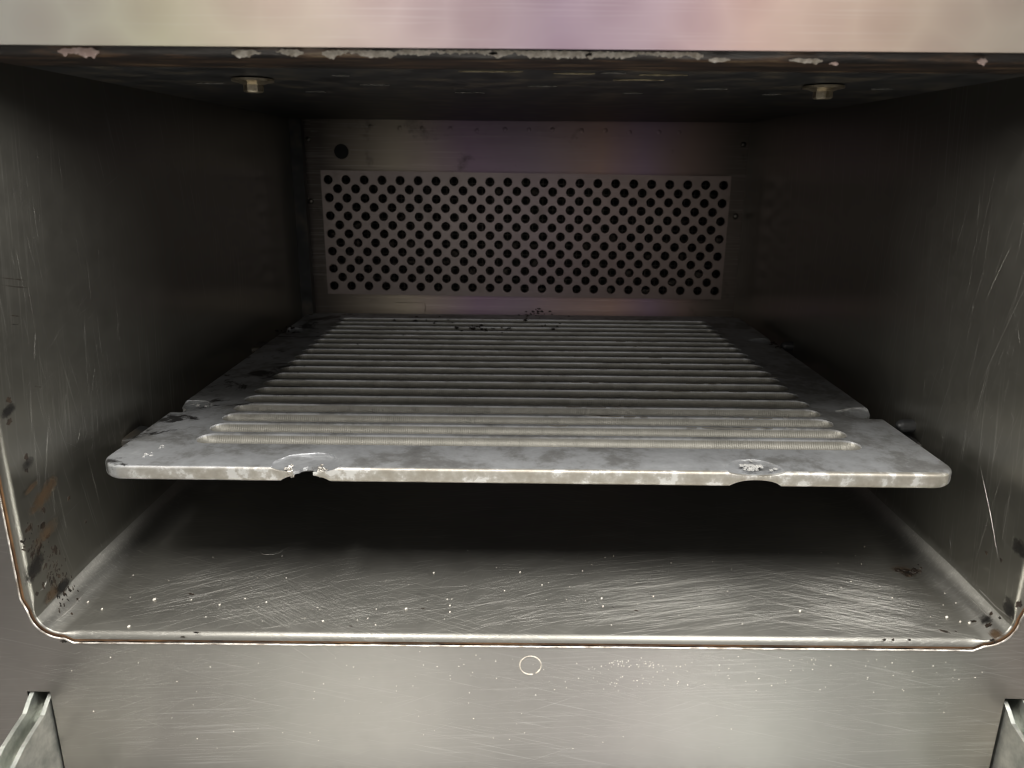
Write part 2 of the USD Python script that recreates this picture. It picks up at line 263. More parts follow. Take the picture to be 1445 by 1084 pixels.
# back wall with the opening behind the perforated panel
panel = sbox(-.158, -.106, .1667, -.0077); KR = .00666
def bw_frame(t, y): return frame(t, (1, 0, 0), (0, 0, 1), (0, -1, 0), (0, y, 0))
shear = lambda g: affinity.affine_transform(g, [1, 0, -KR, 1, 0, 0])
back = sbox(-H-.0012, ZF-.004, H+.0012, ZC+.004).difference(shear(panel.buffer(-.0012, join_style=2)))
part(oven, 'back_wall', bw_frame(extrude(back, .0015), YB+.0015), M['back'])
part(oven, 'dark_corner_band', box(-H+.0001, -.1708, YB-.009, YB-.0003, ZF+.0002, ZC-.0002), M['ceil'])  # added strip, its dark colour paints in the dark band of this corner
# folded strip along the top of the back wall, a step proud, with a row of spot welds
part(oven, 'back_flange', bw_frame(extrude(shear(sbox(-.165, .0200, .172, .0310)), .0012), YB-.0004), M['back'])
ws = []
for i in range(13):
    s_ = trimesh.creation.icosphere(2, .0017); s_.apply_scale([1, .16, 1]); s_.apply_translation([-.118+.0205*i+rng.normal()*.002, YB-.0017, .0245+KR*.1-KR*(-.118+.0205*i)+rng.normal()*.0005]); ws.append(s_)
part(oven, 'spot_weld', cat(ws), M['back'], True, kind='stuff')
d_ = trimesh.creation.cylinder(.0058, .0009, sections=32); part(oven, 'access_hole', bw_frame(d_, YB-.0005).apply_translation([-.1419, 0, .0076]), M['dark'], 30, label='round dark hole left above the perforated panel')
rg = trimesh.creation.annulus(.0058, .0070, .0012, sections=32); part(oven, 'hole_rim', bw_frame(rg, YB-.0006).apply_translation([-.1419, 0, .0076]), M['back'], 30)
# bent tab below the panel and lower strip
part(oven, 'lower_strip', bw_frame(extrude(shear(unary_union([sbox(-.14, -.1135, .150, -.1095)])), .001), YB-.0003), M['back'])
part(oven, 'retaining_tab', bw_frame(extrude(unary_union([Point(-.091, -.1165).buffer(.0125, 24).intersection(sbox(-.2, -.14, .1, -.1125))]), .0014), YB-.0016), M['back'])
# perforated panel: 23 + 22 holes alternating in 13 rows
holes = []
PX0, PX1, PZT, PZB = -.158, .1667, -.0077, -.106
pit = (PX1-PX0)/22.8; vr = .00702
plate_m = to_man(extrude(panel, .0018))
cut, cone = [], []
for r_ in range(13):
    n = 23 if r_ % 2 == 0 else 22
    for k in range(n):
        x = (PX0+PX1)/2 + (k-(n-1)/2)*pit + rng.normal()*.00006; z = (PZT+PZB)/2 + (6-r_)*vr + rng.normal()*.00006
        R_ = .00315
        prof = np.array([[0, -.001], [R_, -.001], [R_, .0012], [R_+.0005, .0020], [0, .0020]])
        c_ = m3.CrossSection([[(R_*math.cos(t), R_*math.sin(t)) for t in np.linspace(0, 2*np.pi, 22, endpoint=False)]])
        cut.append(m3.Manifold.cylinder(.004, R_, R_, 22).translate((x, z, -.001)) + m3.Manifold.cylinder(.0009, R_, R_+.0006, 22).translate((x, z, .0011)))
plate_m = plate_m - m3.Manifold.compose([m for m in cut])
pt = to_tri(plate_m)
v = np.array(pt.vertices); v[:, 1] -= KR*v[:, 0]; pt.vertices = v
part(oven, 'perforated_panel', bw_frame(pt, YB-.0048), M['perf'])
gr = []
for _ in range(40):
    r_ = int(rng.integers(0, 13)); n = 23 if r_ % 2 == 0 else 22; k = int(rng.integers(0, n))
    x = (PX0+PX1)/2 + (k-(n-1)/2)*pit; z = (PZT+PZB)/2 + (6-r_)*vr - KR*x
    m_ = trimesh.creation.icosphere(1, 1.0); m_.vertices *= (1+.3*rng.normal(size=len(m_.vertices)))[:, None]; m_.apply_scale([U_(.0012, .0034), .0006, U_(.001, .003)]); m_.apply_translation([x+N_()*.001, YB-.0040, z-.0012]); gr.append(m_)
part(oven, 'hole_grime', cat(gr), M['brown2'], kind='stuff')
# duct behind with a dark wire mesh
part(oven, 'panel_frame', bw_frame(extrude(shear(panel.buffer(-.0010, join_style=2).difference(panel.buffer(-.0022, join_style=2))), .0062), YB+.0014), M['dark'])
part(oven, 'duct', cat([box(-.165, .173, YB+.030, YB+.032, -.112, -.001), box(-.165, -.163, YB+.0032, YB+.030, -.112, -.001), box(.171, .173, YB+.0032, YB+.030, -.112, -.001), box(-.163, .171, YB+.0032, YB+.030, -.003, -.001), box(-.163, .171, YB+.0032, YB+.030, -.112, -.110)]), M['dark'])
wm = []
for k in range(80): x = -.160+.00415*k; wm.append(box(x, x+.0007, YB+.012, YB+.0127, -.108, -.004))
for k in range(26): z = -.107+.0041*k; wm.append(box(-.162, .170, YB+.0128, YB+.0135, z, z+.0007))
part(oven, 'wire_mesh', cat(wm), M['mesh'], kind='stuff')
def hexbolt(x, y, z, flange, hexr, hexh, axis):
    wash = trimesh.creation.cylinder(flange, .0009, sections=40); wash.apply_translation([0, 0, .00045])
    dome_ = trimesh.creation.cone(flange*.85, .0026, sections=40); dome_.apply_translation([0, 0, .0009])
    head = to_tri(m3.Manifold.hull(m3.Manifold.cylinder(hexh*.85, hexr, hexr, 6) + m3.Manifold.cylinder(hexh, hexr*.82, hexr*.82, 6)))
    head.apply_translation([0, 0, .0012])
    ax = {'down': ((1, 0, 0), (0, -1, 0), (0, 0, -1)), 'front': ((1, 0, 0), (0, 0, 1), (0, -1, 0))}[axis]
    return [frame(m, *ax, (x, y, z)) for m in (wash, dome_, head)]
for x, y, ro in ((-.1094, .3215, .2), (.1215, .3305, .5)):
    w_, dd, hh = hexbolt(0, 0, 0, .0082, .0039, .0038, 'down')
    for m in (w_, dd, hh): m.apply_transform(trimesh.transformations.rotation_matrix(ro, [0, 0, 1])); m.apply_translation([x, y, ZC-.0006])
    b = part(oven, 'ceiling_bolt', hh, M['brass'])
    part(b, 'washer', cat([w_, dd]), M['brass'], 30)
for x, z, mk in ((-.1677, .0165, 'screw'), (.1757, .0154, 'screw'), (-.1688, -.031, 'screw'), (.1747, -.040, 'screw')):
    s1 = trimesh.creation.icosphere(2, .0022); s1.apply_scale([1, .5, 1]); s1.apply_translation([x, YB-.0004, z])
    part(oven, 'screw', s1, M[mk], True)
# ceiling
part(oven, 'cavity_ceiling', box(-H+.0001, H-.0001, .288, YB-.0001, ZC, ZC+.003), M['ceil'])
lipP = [(YF+.0042, ZC+.004), (YF+.0050, ZC+.0005), (YF+.0058, .0312), (YF+.0066, .0304), (YF+.0085, .0300), (YF+.013, .0302), (YF+.024, .0308), (YF+.036, .0313), (YF+.0445, .0314), (YF+.0475, .0320), (YF+.0478, .0345)]
xs = np.linspace(-H+.0003, H-.0003, 260)
rows = []
for j, (y, z) in enumerate(lipP):
    w_ = meshkit.fbm(np.stack([xs*60, np.full_like(xs, j*.7), np.zeros_like(xs)], 1)) if j not in (0, len(lipP)-1) else 0
    rows.append(np.stack([xs, y + w_*.0012*np.ones_like(xs), z + w_*.00035*np.ones_like(xs)], 1))
part(oven, 'entry_lip', grid_mesh(np.array(rows)), M['lip'], 60)
# flakes of old pale sealant left on the lip, and flat chips coloured as the glints on the ceiling
def flake(u0, u1, v0, v1, m, y=YF+.0046):
    a, b = at(u0, (v0+v1)/2, 1, y), at(u1, (v0+v1)/2, 1, y); zt, zb = at((u0+u1)/2, v0, 1, y)[2], at((u0+u1)/2, v1, 1, y)[2]
    n = max(12, int((u1-u0)/2.5)); X = np.linspace(a[0], b[0], n); zm, hh = (zt+zb)/2, (zt-zb)/2
    env = np.clip(np.minimum(np.arange(n), np.arange(n)[::-1])/3.0, .35, 1)
    walk = np.convolve(rng.normal(size=n+8), np.ones(9)/3.0, 'valid')
    up = zm + hh*env*(1+.12*rng.normal(size=n)); lo = zm - hh*env*(.75+.45*walk+.22*rng.normal(size=n))
    g = Polygon(np.vstack([np.stack([X, up], 1), np.stack([X, np.minimum(lo, up-.0003)], 1)[::-1]])).buffer(0)
    part(oven, 'sealant_flake', bw_frame(extrude(g, .0005), y), m)
for a in ((83, 140, 68, 79, M['flake_pink']), (328, 368, 71, 80, M['flake']), (390, 428, 70, 80, M['flake']), (455, 560, 72, 80, M['flake']), (557, 702, 71.5, 79, M['flake']), (690, 835, 72, 81, M['flake']), (826, 992, 74, 83, M['flake']), (1000, 1030, 82, 88, M['flake']), (1113, 1160, 83, 89, M['flake']), (1170, 1182, 88, 93, M['flake_pink']), (1378, 1392, 83, 91, M['flake_pink'])):
    flake(*a)
chips = []
for (u, v, L) in ((278, 117, 34), (429, 129, 30), (470, 106, 22), (512, 119, 36), (645, 130, 34), (660, 100, 70), (750, 121, 34), (780, 103, 60), (850, 102, 30), (870, 112, 60), (880, 131, 26), (905, 105, 60), (1230, 125, 32), (1075, 133, 24), (985, 125, 40)):
    p = at(u, v, 2, ZC); q = at(u+L, v, 2, ZC)
    chips.append((L, frame(extrude(blob((p[0]+q[0])/2, p[1], (q[0]-p[0])/2, .0016, 0, .4), .0003), (1, 0, 0), (0, 1, 0), (0, 0, 1), (0, 0, ZC-.0004))))
for L, c_ in chips: part(oven, 'ceiling_glint_chip', c_, M['lipchip' if L > 59 else 'chip'])

# front panel: lower sheet with the opening and the two hinge slots, seam and weld around the lip
def ring(extra):
    o = PP + PN*(FR[:, None]+extra); return o
def closed(extra, top): 
    o = ring(extra); return Polygon(np.vstack([[o[0][0], top], o, [o[-1][0], top]])).buffer(0)
SL = [sbox(-.1885, -.30, -.1797, -.1942), sbox(.1830, -.30, .1925, -.1936)]
low = sbox(-.30, -.30, .30, ZC+.0004).difference(closed(.0013, .2)).difference(unary_union(SL))
part(oven, 'front_panel', bw_frame(extrude(low, .0015), YF+.0015), M['front'])
part(oven, 'top_panel', bw_frame(extrude(sbox(-.30, ZC+.0006, .30, .20), .0016), YF+.0012), M['top'])
part(oven, 'lip_return', box(-.30, .30, YF+.0014, YF+.0044, ZC+.0012, ZC+.0030), M['lip'])
# the two sheets' seams: brown sealant between lip and panel
o0, o1 = ring(-.0004), ring(.0015)
sm = np.stack([np.stack([o0[:, 0], np.full(len(o0), YF+.0009), o0[:, 1]], 1), np.stack([o1[:, 0], np.full(len(o1), YF+.0007), o1[:, 1]], 1)])
part(oven, 'sealant_seam', grid_mesh(sm), M['seam'], True)
w0, w1 = ring(.0013), ring(.0017)
wj = np.asarray(meshkit.fbm(np.column_stack([w0*300, np.zeros(len(w0))]))).reshape(-1)
wd_ = np.stack([np.stack([w0[:, 0], np.full(len(w0), YF+.0006), w0[:, 1]], 1), np.stack([(w0[:, 0]+w1[:, 0])/2, YF-.0005-wj*.0003, (w0[:, 1]+w1[:, 1])/2], 1), np.stack([w1[:, 0]+PN[:, 0]*wj*.0004, np.full(len(w0), YF+.0002), w1[:, 1]+PN[:, 1]*wj*.0004], 1)])
part(oven, 'weld_bead', grid_mesh(wd_), M['weld'], True)
# hinge pockets behind the slots
for s_ in SL:
    x0, _, x1, z1 = s_.bounds
    part(oven, 'hinge_pocket', cat([box(x0-.004, x1+.004, YF+.03, YF+.031, -.30, z1+.004), box(x0-.004, x0-.003, YF+.0017, YF+.03, -.30, z1+.004), box(x1+.003, x1+.004, YF+.0017, YF+.03, -.30, z1+.004), box(x0-.003, x1+.003, YF+.0017, YF+.03, z1+.003, z1+.004)]), M['dark'])
# plate supports on the walls
for sx, ys in ((-1, (.326, .500)), (1, (.3285, .486))):
    for y in ys:
        post = trimesh.creation.capsule(.0075, .0050, count=[12, 16]); 
        leg = box(-.0035, .0035, -.006, .006, -.0085, -.0069)
        arm = m3.Manifold.hull(m3.Manifold.sphere(.0030, 16).translate((sx*.1752, y, -.1150)) + m3.Manifold.sphere(.0030, 16).translate((sx*.1800, y, -.1150)))
        shelf = m3.Manifold.hull(m3.Manifold.sphere(.0022, 12).translate((sx*.163, y, -.1225)) + m3.Manifold.sphere(.0025, 12).translate((sx*.181, y-.008, -.1225)) + m3.Manifold.sphere(.0025, 12).translate((sx*.181, y+.008, -.1225)))
        sp = part(oven, 'plate_support', to_tri(shelf), M['ceil'], 40)
        if sx > 0: part(sp, 'end_stop', to_tri(arm), M['ceil'], 40)

# scratches: tiny burred ridges on the steel
def scratches(items, ex, ey, ez, o):
    """items: (x, y, angle, length, width, bend) in the plane (ex, ey) through o, raised along ez"""
    V, Fs = [], []; ex, ey, ez, o = (np.array(q, float) for q in (ex, ey, ez, o))
    for (x, y, a, l, w, bend) in items:
        t = np.linspace(-.5, .5, 6); d = np.array([math.cos(a), math.sin(a)]); nn = np.array([-d[1], d[0]])
        c = np.array([x, y]) + np.outer(t*l, d) + np.outer(bend*l*(t*t-.08), nn)
        k = len(V)*18; e = (1-(2*t)**4)*.9+.1
        L_, T_, R_ = c-nn*(w*e/2)[:, None], c, c+nn*(w*e/2)[:, None]
        pts = np.stack([o + np.outer(q[:, 0], ex) + np.outer(q[:, 1], ey) + np.outer(hh, ez) for q, hh in ((L_, np.full(6, -.00001)), (T_, w*.16*e), (R_, np.full(6, -.00001)))], 1).reshape(-1, 3)
        V.append(pts)
        for j in range(5):
            for m_ in (0, 1):
                p0 = k+j*3+m_; Fs += [(p0, p0+3, p0+4), (p0, p0+4, p0+1)]
    return trimesh.Trimesh(np.vstack(V), np.array(Fs), process=False)
N_ = rng.normal; U_ = rng.uniform
fs = []
def swirl(u, v, n, su, sv, ang, dang, len_, bend=0, w=(.00003, .00010)):
    for _ in range(n):
        p = at(u+N_()*su, v+N_()*sv, 2, ZF)
        if p[1] < YF+.006 or p[1] > .36 or abs(p[0]) > H-.028: continue
        fs.append((p[0], p[1], D(ang+N_()*dang), len_*math.exp(N_()*.5), U_(*w), bend+N_()*.03))
swirl(400, 850, 260, 48, 18, -38, 6, .030)
swirl(330, 830, 110, 60, 25, 30, 6, .022)
swirl(560, 840, 120, 110, 30, 22, 10, .020)
swirl(700, 860, 120, 120, 25, 26, 12, .012)
swirl(960, 845, 420, 75, 26, 14, 4, .034, .10)
swirl(780, 845, 80, 60, 30, 30, 8, .026)
swirl(1240, 850, 300, 70, 26, -22, 6, .030)
swirl(1260, 855, 300, 80, 24, 8, 4, .026)
swirl(720, 840, 90, 380, 35, 10, 30, .010, 0, (.00004, .00008))
part(oven, 'floor_scratch', scratches(fs, (1, 0, 0), (0, 1, 0), (0, 0, 1), (0, 0, ZF)), M['scratch'], kind='stuff')
ps = []
def pscr(u, v, n, su, sv, ang, dang, len_, w=(.00003, .00009)):
    for _ in range(n):
        p = at(u+N_()*su, v+N_()*sv, 1, YF)
        if p[2] > ZF-.0055 or p[2] < -.25 or (p[2] < -.192 and abs(p[0]) > .177): continue
        ps.append((p[0], p[2], D(ang+N_()*dang), len_*math.exp(N_()*.5), U_(*w), N_()*.03))
pscr(200, 1000, 90, 90, 40, 14, 5, .010)
pscr(400, 1030, 90, 110, 40, 10, 6, .010)
pscr(900, 960, 70, 120, 25, -14, 6, .016)
pscr(1200, 980, 160, 140, 45, 0, 3, .012)
pscr(720, 1000, 200, 400, 50, 4, 16, .008)
pscr(260, 935, 40, 100, 14, 10, 10, .008)
part(oven, 'panel_scratch', scratches(ps, (1, 0, 0), (0, 0, 1), (0, -1, 0), (0, YF, 0)), M['scratch'], kind='stuff')
for sx in (-1, 1):
    wl = []
    for _ in range(60):
        y, z = U_(.250, .33), U_(-.135, .01)
        wl.append((y, z, D(90+N_()*7+sx*4), .016*math.exp(N_()*.6), U_(.00003, .00008), N_()*.05))
    for _ in range(30):
        y, z = U_(.250, .31), U_(-.135, -.05)
        wl.append((y, z, D(20+N_()*40), .006*math.exp(N_()*.5), U_(.00004, .00009), N_()*.05))
    if sx > 0: wl += [(.2655, -.128, D(97), .045, .00010, .02), (.278, -.06, D(110), .05, .00012, .03)]
    part(oven, 'wall_scratch', scratches(wl, (0, 1, 0), (0, 0, 1), (-sx, 0, 0), (sx*H, 0, 0)), M['wscratch'], kind='stuff')

# ------------------------------------------------------------------ grill plate
PZ, PF, PBK, PHW, PXC, PYAW, TH = -.1138, .2695, .5804, .168, .0018, -.00697, .0062
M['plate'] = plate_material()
def plate_outline():
    w, y0, y1 = PHW, PF, PBK
    base = sbox(-w, y0, w, y1).buffer(-.011).buffer(.011, 16)
    for (x, y, r) in ((-w-.001, .3440, .0046), (w+.001, .3440, .0052), (-w-.001, .5150, .0045), (w+.001, .4960, .0045)):
        base = base.difference(affinity.scale(Point(x, y).buffer(r, 12), 1.1, .9))
    base = base.buffer(.002).buffer(-.004).buffer(.002)
    global JAG; JAG = Polygon([(-.0915, y0-.002), (-.0905, y0+.0014), (-.0888, y0+.0020), (-.0880, y0+.0050), (-.0866, y0+.0066), (-.0846, y0+.0062), (-.0838, y0+.0040), (-.0828, y0+.0034), (-.0824, y0+.0012), (-.0836, y0-.002)])
    L = base.exterior; n = 1500
    return np.array([L.interpolate(i/n, normalized=True).coords[0] for i in range(n)])
O = plate_outline()
if Polygon(O).exterior.is_ccw is False: O = O[::-1]
t_ = np.roll(O, -1, 0)-np.roll(O, 1, 0); t_ /= np.linalg.norm(t_, axis=1, keepdims=True); nrm = np.stack([t_[:, 1], -t_[:, 0]], 1)
wob = meshkit.fbm(np.column_stack([O*140, np.zeros(len(O))]))*.00035 if True else 0
O = O + nrm*np.asarray(wob).reshape(-1, 1)
prof = [(.0016, -TH), (.0008, -TH+.0003), (.0002, -TH+.0010), (0, -TH+.0018), (0, -.0013), (.0002, -.0007), (.0006, -.00025), (.0013, 0)]
rings = []
for k, (ins, z) in enumerate(prof):
    wz = np.asarray(meshkit.fbm(np.column_stack([O*200, np.full(len(O), k*.4)]))).reshape(-1)*.00012*(1 if 0 < k < 7 else 0)
    rings.append(np.column_stack([O-nrm*(ins+wz)[:, None], np.full(len(O), z)]))
V = np.vstack(rings); n = len(O); Fc = []
for k in range(len(prof)-1):
    a = np.arange(n)+k*n; b = (np.arange(n)+1) % n + k*n
    Fc += [np.stack([a, b, b+n], 1), np.stack([a, b+n, a+n], 1)]
import mapbox_earcut as ec
def capf(r2): return ec.triangulate_float64(np.ascontiguousarray(r2), np.array([len(r2)], np.uint32)).reshape(-1, 3).astype(int)
bc, tc = capf(rings[0][:, :2]), capf(rings[-1][:, :2])
def orient(c, P, up):
    a = np.cross(P[c[:, 1]]-P[c[:, 0]], P[c[:, 2]]-P[c[:, 0]]); bad = (a > 0) != up; c[bad] = c[bad][:, ::-1]; return c
Fc += [orient(bc, rings[0][:, :2], False), orient(tc, rings[-1][:, :2], True)+(len(prof)-1)*n]
body = to_man(trimesh.Trimesh(V, np.vstack(Fc), process=False))
print('plate manifold', body.status(), body.volume())
GY, GP, GRX, GRZ = .3005, .01415, .0061, .0052
cuts = []
for k in range(19):
    y = GY+GP*k; xl = -.1395+.00012*k; xr = .1418-.00022*k
    s = m3.Manifold.sphere(1, 40).scale((GRX, GRX, GRZ))
    cuts.append(m3.Manifold.hull(s.translate((xl+GRX-.001, y, .0003)) + s.translate((xr-GRX, y, .0003))))
for (x, y, rx, ry, rz) in ((-.0862, PF+.0030, .0118, .0115, .0023), (.0888, PF+.0030, .0104, .0105, .0019), (-PHW+.003, .3440, .0125, .0085, .0026), (PHW-.002, .3440, .0150, .0080, .0036), (-PHW+.003, .5150, .0125, .0080, .0026), (PHW-.003, .4960, .0125, .0080, .0028)):
    sp = trimesh.creation.icosphere(4, 1.0); vv = np.array(sp.vertices)
    sp.vertices = vv*(1+np.asarray(meshkit.fbm(vv*2.4+x*50)).reshape(-1, 1)*(.30 if x < 0 else .20))*np.array([rx, ry, rz]) + np.array([x, y, .0004])
    cuts.append(to_man(sp))
for x, rx, rz in ((-.0862, .0100, .0036), (.0888, .0104, .0036)):
    cuts.append(m3.Manifold.sphere(1, 56).scale((rx, .012, rz)).translate((x, PF-.001, -TH-.0004)))
cuts.append(to_man(extrude(JAG, .03)).translate((0, 0, -.015)))
for c_ in cuts: body = body - c_
pm = to_tri(body)
c_, s_ = math.cos(PYAW), math.sin(PYAW)
v = np.array(pm.vertices); x, y = v[:, 0].copy(), v[:, 1]-.4
v[:, 0], v[:, 1], v[:, 2] = PXC + c_*x - s_*y, .4 + s_*x + c_*y, v[:, 2]+PZ
pm.vertices = v
grill = thing('grill_plate', 'fluted cast aluminium grill plate with worn grey rim and two front notches', 'grill plate')
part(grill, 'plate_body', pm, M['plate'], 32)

# ------------------------------------------------------------------ open door, below the picture, with its two hinge arms
door = part(oven, 'door', box(-.27, .27, -.14, .225, -.262, -.252), M['door'], label='open drop-down door with galvanised hinge arms')
def hinge(sx):
    def web(x, w, pts):
        g = Polygon(pts).buffer(.0012).buffer(-.0012)
        return frame(extrude(g, w), (0, 1, 0), (0, 0, 1), (1, 0, 0), (x, 0, 0))
    top = [(.268, -.1965), (.2435, -.1965), (.2405, -.1985), (.2370, -.2015), (.2300, -.2030), (.2240, -.2045), (.2150, -.2085), (.200, -.215), (.17, -.240)]
    bot = [(.17, -.252), (.2, -.2519), (.23, -.262), (.268, -.27)]
    x0 = -.1815 if sx < 0 else .1850; x1 = -.1878 if sx < 0 else .1905
    top2 = [(y-.0015, z+.0018) for y, z in top]
    part(door, 'hinge_arm', cat([web(x0-.0006, .0016, top+bot), web(x1, .0016, top2+bot), web(min(x0, x1)+.0012, abs(x0-x1)-.0014, [(y+.004, z-.007) for y, z in top]+bot)]), M['galv'])
hinge(-1); hinge(1)

# ------------------------------------------------------------------ marks on the liner
def liner_hit(u, v):
    """where the ray of the photograph's pixel meets the liner (or the panel below its lip), with the normal towards the cavity"""
    w = _f + _r*(u-722.5)/F - _u*(v-542)/F
    def sd(p):
        r = RFy(p[1]); qx, qz = abs(p[0])-(H-r), (ZF+r)-p[2]
        if qx > 0 and qz > 0: return math.hypot(qx, qz)-r
        return max(qx, qz)-r
    t0, t1 = .05, 1.2
    for _ in range(50):
        t = (t0+t1)/2
        if sd(EYE+w*t) > 0: t1 = t
        else: t0 = t
    p = EYE+w*t0
    if p[1] < YF+.0015:
        p = at(u, v, 1, YF); return p, np.array([0, -1., 0])
    r = RFy(p[1]); qx, qz = abs(p[0])-(H-r), (ZF+r)-p[2]
    if max(qx, qz) <= 0: qx, qz = (1, 0) if qx > qz else (0, 1)
    n = np.array([-math.copysign(max(qx, 0), p[0]), 0, max(qz, 0)]); return p, n/np.linalg.norm(n)
def basis(n, a=0):
    e = np.cross(n, [.3, .9, .2]) if abs(n[1]) < .9 else np.array([1., 0, 0]); e /= np.linalg.norm(e); g = np.cross(n, e); c, s = math.cos(a), math.sin(a)
    return c*e+s*g, -s*e+c*g
def patch(u, v, rx, ry, h, rot=0, jag=.4, n=18):
    p, nn = liner_hit(u, v); e, g = basis(nn, rot)
    return frame(extrude(blob(0, 0, rx, ry, 0, jag, n), h+.0001), e, g, nn, p-nn*.0001)
def lump(p, nn, r, h, seed=0):
    m = trimesh.creation.icosphere(1, 1.0); k = 1+.35*rng.normal(size=len(m.vertices)); m.vertices *= np.clip(k, .6, 1.5)[:, None]; m.apply_scale([r, r, h])
    e, g = basis(nn, rng.uniform(0, 6)); return frame(m, e, g, nn, p)
def line(pts, w, m, name, kind=None):
    """a raised line through pixels of the photograph on the liner"""
    q = np.array(pts, float); d_ = np.r_[0, np.cumsum(np.linalg.norm(np.diff(q, axis=0), axis=1))]; t = np.linspace(0, d_[-1], max(8, int(d_[-1]/5)))
    q = np.stack([np.interp(t, d_, q[:, 0]), np.interp(t, d_, q[:, 1])], 1); P = [liner_hit(*a) for a in q]
    c = np.array([a for a, _ in P]); nn = np.array([b for _, b in P]); T = np.gradient(c, axis=0); T /= np.linalg.norm(T, axis=1, keepdims=True)
    b = np.cross(nn, T); ww = (w*(.6+.5*np.abs(rng.normal(size=len(c)))))[:, None]*np.sin(np.linspace(.25, np.pi-.25, len(c)))[:, None]
    return grid_mesh(np.stack([c-b*ww/2-nn*.00003, c+nn*ww*.25, c+b*ww/2-nn*.00003]))
LW = [((75, 880), (100, 858), (124, 833)), ((1366, 841), (1385, 860), (1399, 873)), ((1382, 832), (1405, 856), (1431, 876)), ((1383, 658), (1397, 722), (1409, 790)), ((1428, 345), (1411, 380), (1391, 424)), ((55, 905-70), (62, 830), (66, 820))]
part(oven, 'long_scratch', cat([line(l, w, M['scratch'], 's') for l, w in zip(LW, (.0007, .0006, .0006, .00022, .00016, .0004))]), M['scratch'], kind='stuff')
LD = [((0, 392), (20, 394), (38, 396)), ((2, 402), (22, 405), (40, 406)), ((38, 396), (43, 425), (49, 462)), ((14, 445), (30, 447)), ((16, 458), (28, 458)), ((1340, 760), (1342, 775)), ((48, 545), (60, 547))]
part(oven, 'dark_smudge', cat([line(l, .00035, M['carbon'], 's') for l in LD]), M['carbon'], kind='stuff')
bm = []
for u, v, a, b in ((12, 565, 5, 7), (13, 595, 5, 9), (37, 645, 6, 5), (37, 664, 5, 4), (61, 720, 7, 4), (40, 746, 5, 9), (60, 742, 6, 10), (67, 757, 5, 8), (78, 776, 9, 4), (53, 790, 5, 6), (45, 782, 4, 6), (51, 800, 5, 7), (61, 826, 8, 4), (77, 820, 8, 4), (90, 838, 6, 3), (98, 833, 5, 3), (52, 838, 5, 4), (121, 737, 3, 4), (97, 703, 3, 5), (47, 812, 4, 7), (70, 838, 5, 3), (83, 812, 6, 3), (1439, 768, 3, 6), (1413, 790, 3, 4), (1392, 780, 4, 3), (1437, 853, 6, 6), (1425, 860, 5, 5), (1399, 866, 4, 3), (1411, 872, 3, 3), (1395, 882, 8, 5), (1375, 877, 5, 3), (1333, 891, 10, 3.2), (1349, 891, 2, 1.5), (1248, 903, 3, 2.4), (1260, 903, 3, 2.2), (1283, 903, 3, 2.4), (270, 838, 6, 3), (597, 859, 4, 1.4), (495, 884, 3, 1.4), (865, 857, 2.5, 1.2), (898, 862, 4, 1.8), (1403, 905, 6, 4), (90, 905, 6, 3), (278, 893, 5, 1.5), (258, 899, 4, 1.5)):
    bm.append(patch(u, v, a*.00019, b*.00019, .00010, rng.uniform(-.3, .3), .6))
for _ in range(130):
    t = rng.uniform(0, 1); u, v = 40+t*55+rng.normal()*10, 745+t*105+rng.normal()*12
    if u > 30+max(0, (v-850)*.9) and v < 885: bm.append(patch(u, v, rng.uniform(.0002, .0009)*(1+.8*(rng.uniform() < .15)), rng.uniform(.00015, .0004), .0001, -.6+rng.normal()*.3, .6))
part(oven, 'burnt_spot', cat(bm), M['carbon'], kind='stuff', label='black burnt-on spots')
# soft-edged stains: thin films that fade out at their rims
def film(name, col, rough, metallic, dens):
    return mat(name, {'t': ('texture_coordinate', {}), 'l': ('vector_math', {'math_type': 'length'}), 'g': ('geometry', {}), 'n': ('noise_texture', {'scale': 700.0, 'detail': 7.0, 'roughness': .72}), 'n2': ('noise_texture', {'scale': 90.0, 'detail': 3.0}),
        'f': ('map_range', {'from_min': 0.0, 'from_max': 1.0, 'to_min': .62, 'to_max': -.25, 'clamp': True}), 'a': ('math', {'math_type': 'add'}), 'a2': ('math', {'math_type': 'add'}), 'r': ('map_range', {'from_min': .96, 'from_max': 1.75, 'to_min': 0.0, 'to_max': dens, 'clamp': True}),
        'p': ('principled_bsdf', {'base_color': col, 'roughness': rough, 'metallic': metallic})},
        [('t.object', 'l.vector1'), ('l.value', 'f.value'), ('g.position', 'n.vector'), ('g.position', 'n2.vector'), ('f.result', 'a.value1'), ('n.fac', 'a.value2'), ('a.value', 'a2.value1'), ('n2.fac', 'a2.value2'), ('a2.value', 'r.value'), ('r.result', 'p.alpha')])
M['film_brown'] = film('brown_grease_film', (.10, .065, .038), .4, .2, .85)
M['film_soot'] = film('soot_film', (.012, .011, .010), .45, 0, .95)
disc = trimesh.creation.cylinder(1.0, .02, sections=36)
def soft(u, v, rx, ry, rot, m, h=.0001):
    p, nn = liner_hit(u, v); e, g = basis(nn, rot)
    q = part(oven, 'stain', disc, m, label='soft edged grease stain')
    UsdGeom.Xformable(q).AddTransformOp().Set(Gf.Matrix4d(*(e*rx), 0, *(g*ry), 0, *(nn*.006), 0, *(p+nn*(h-.00006)), 1))
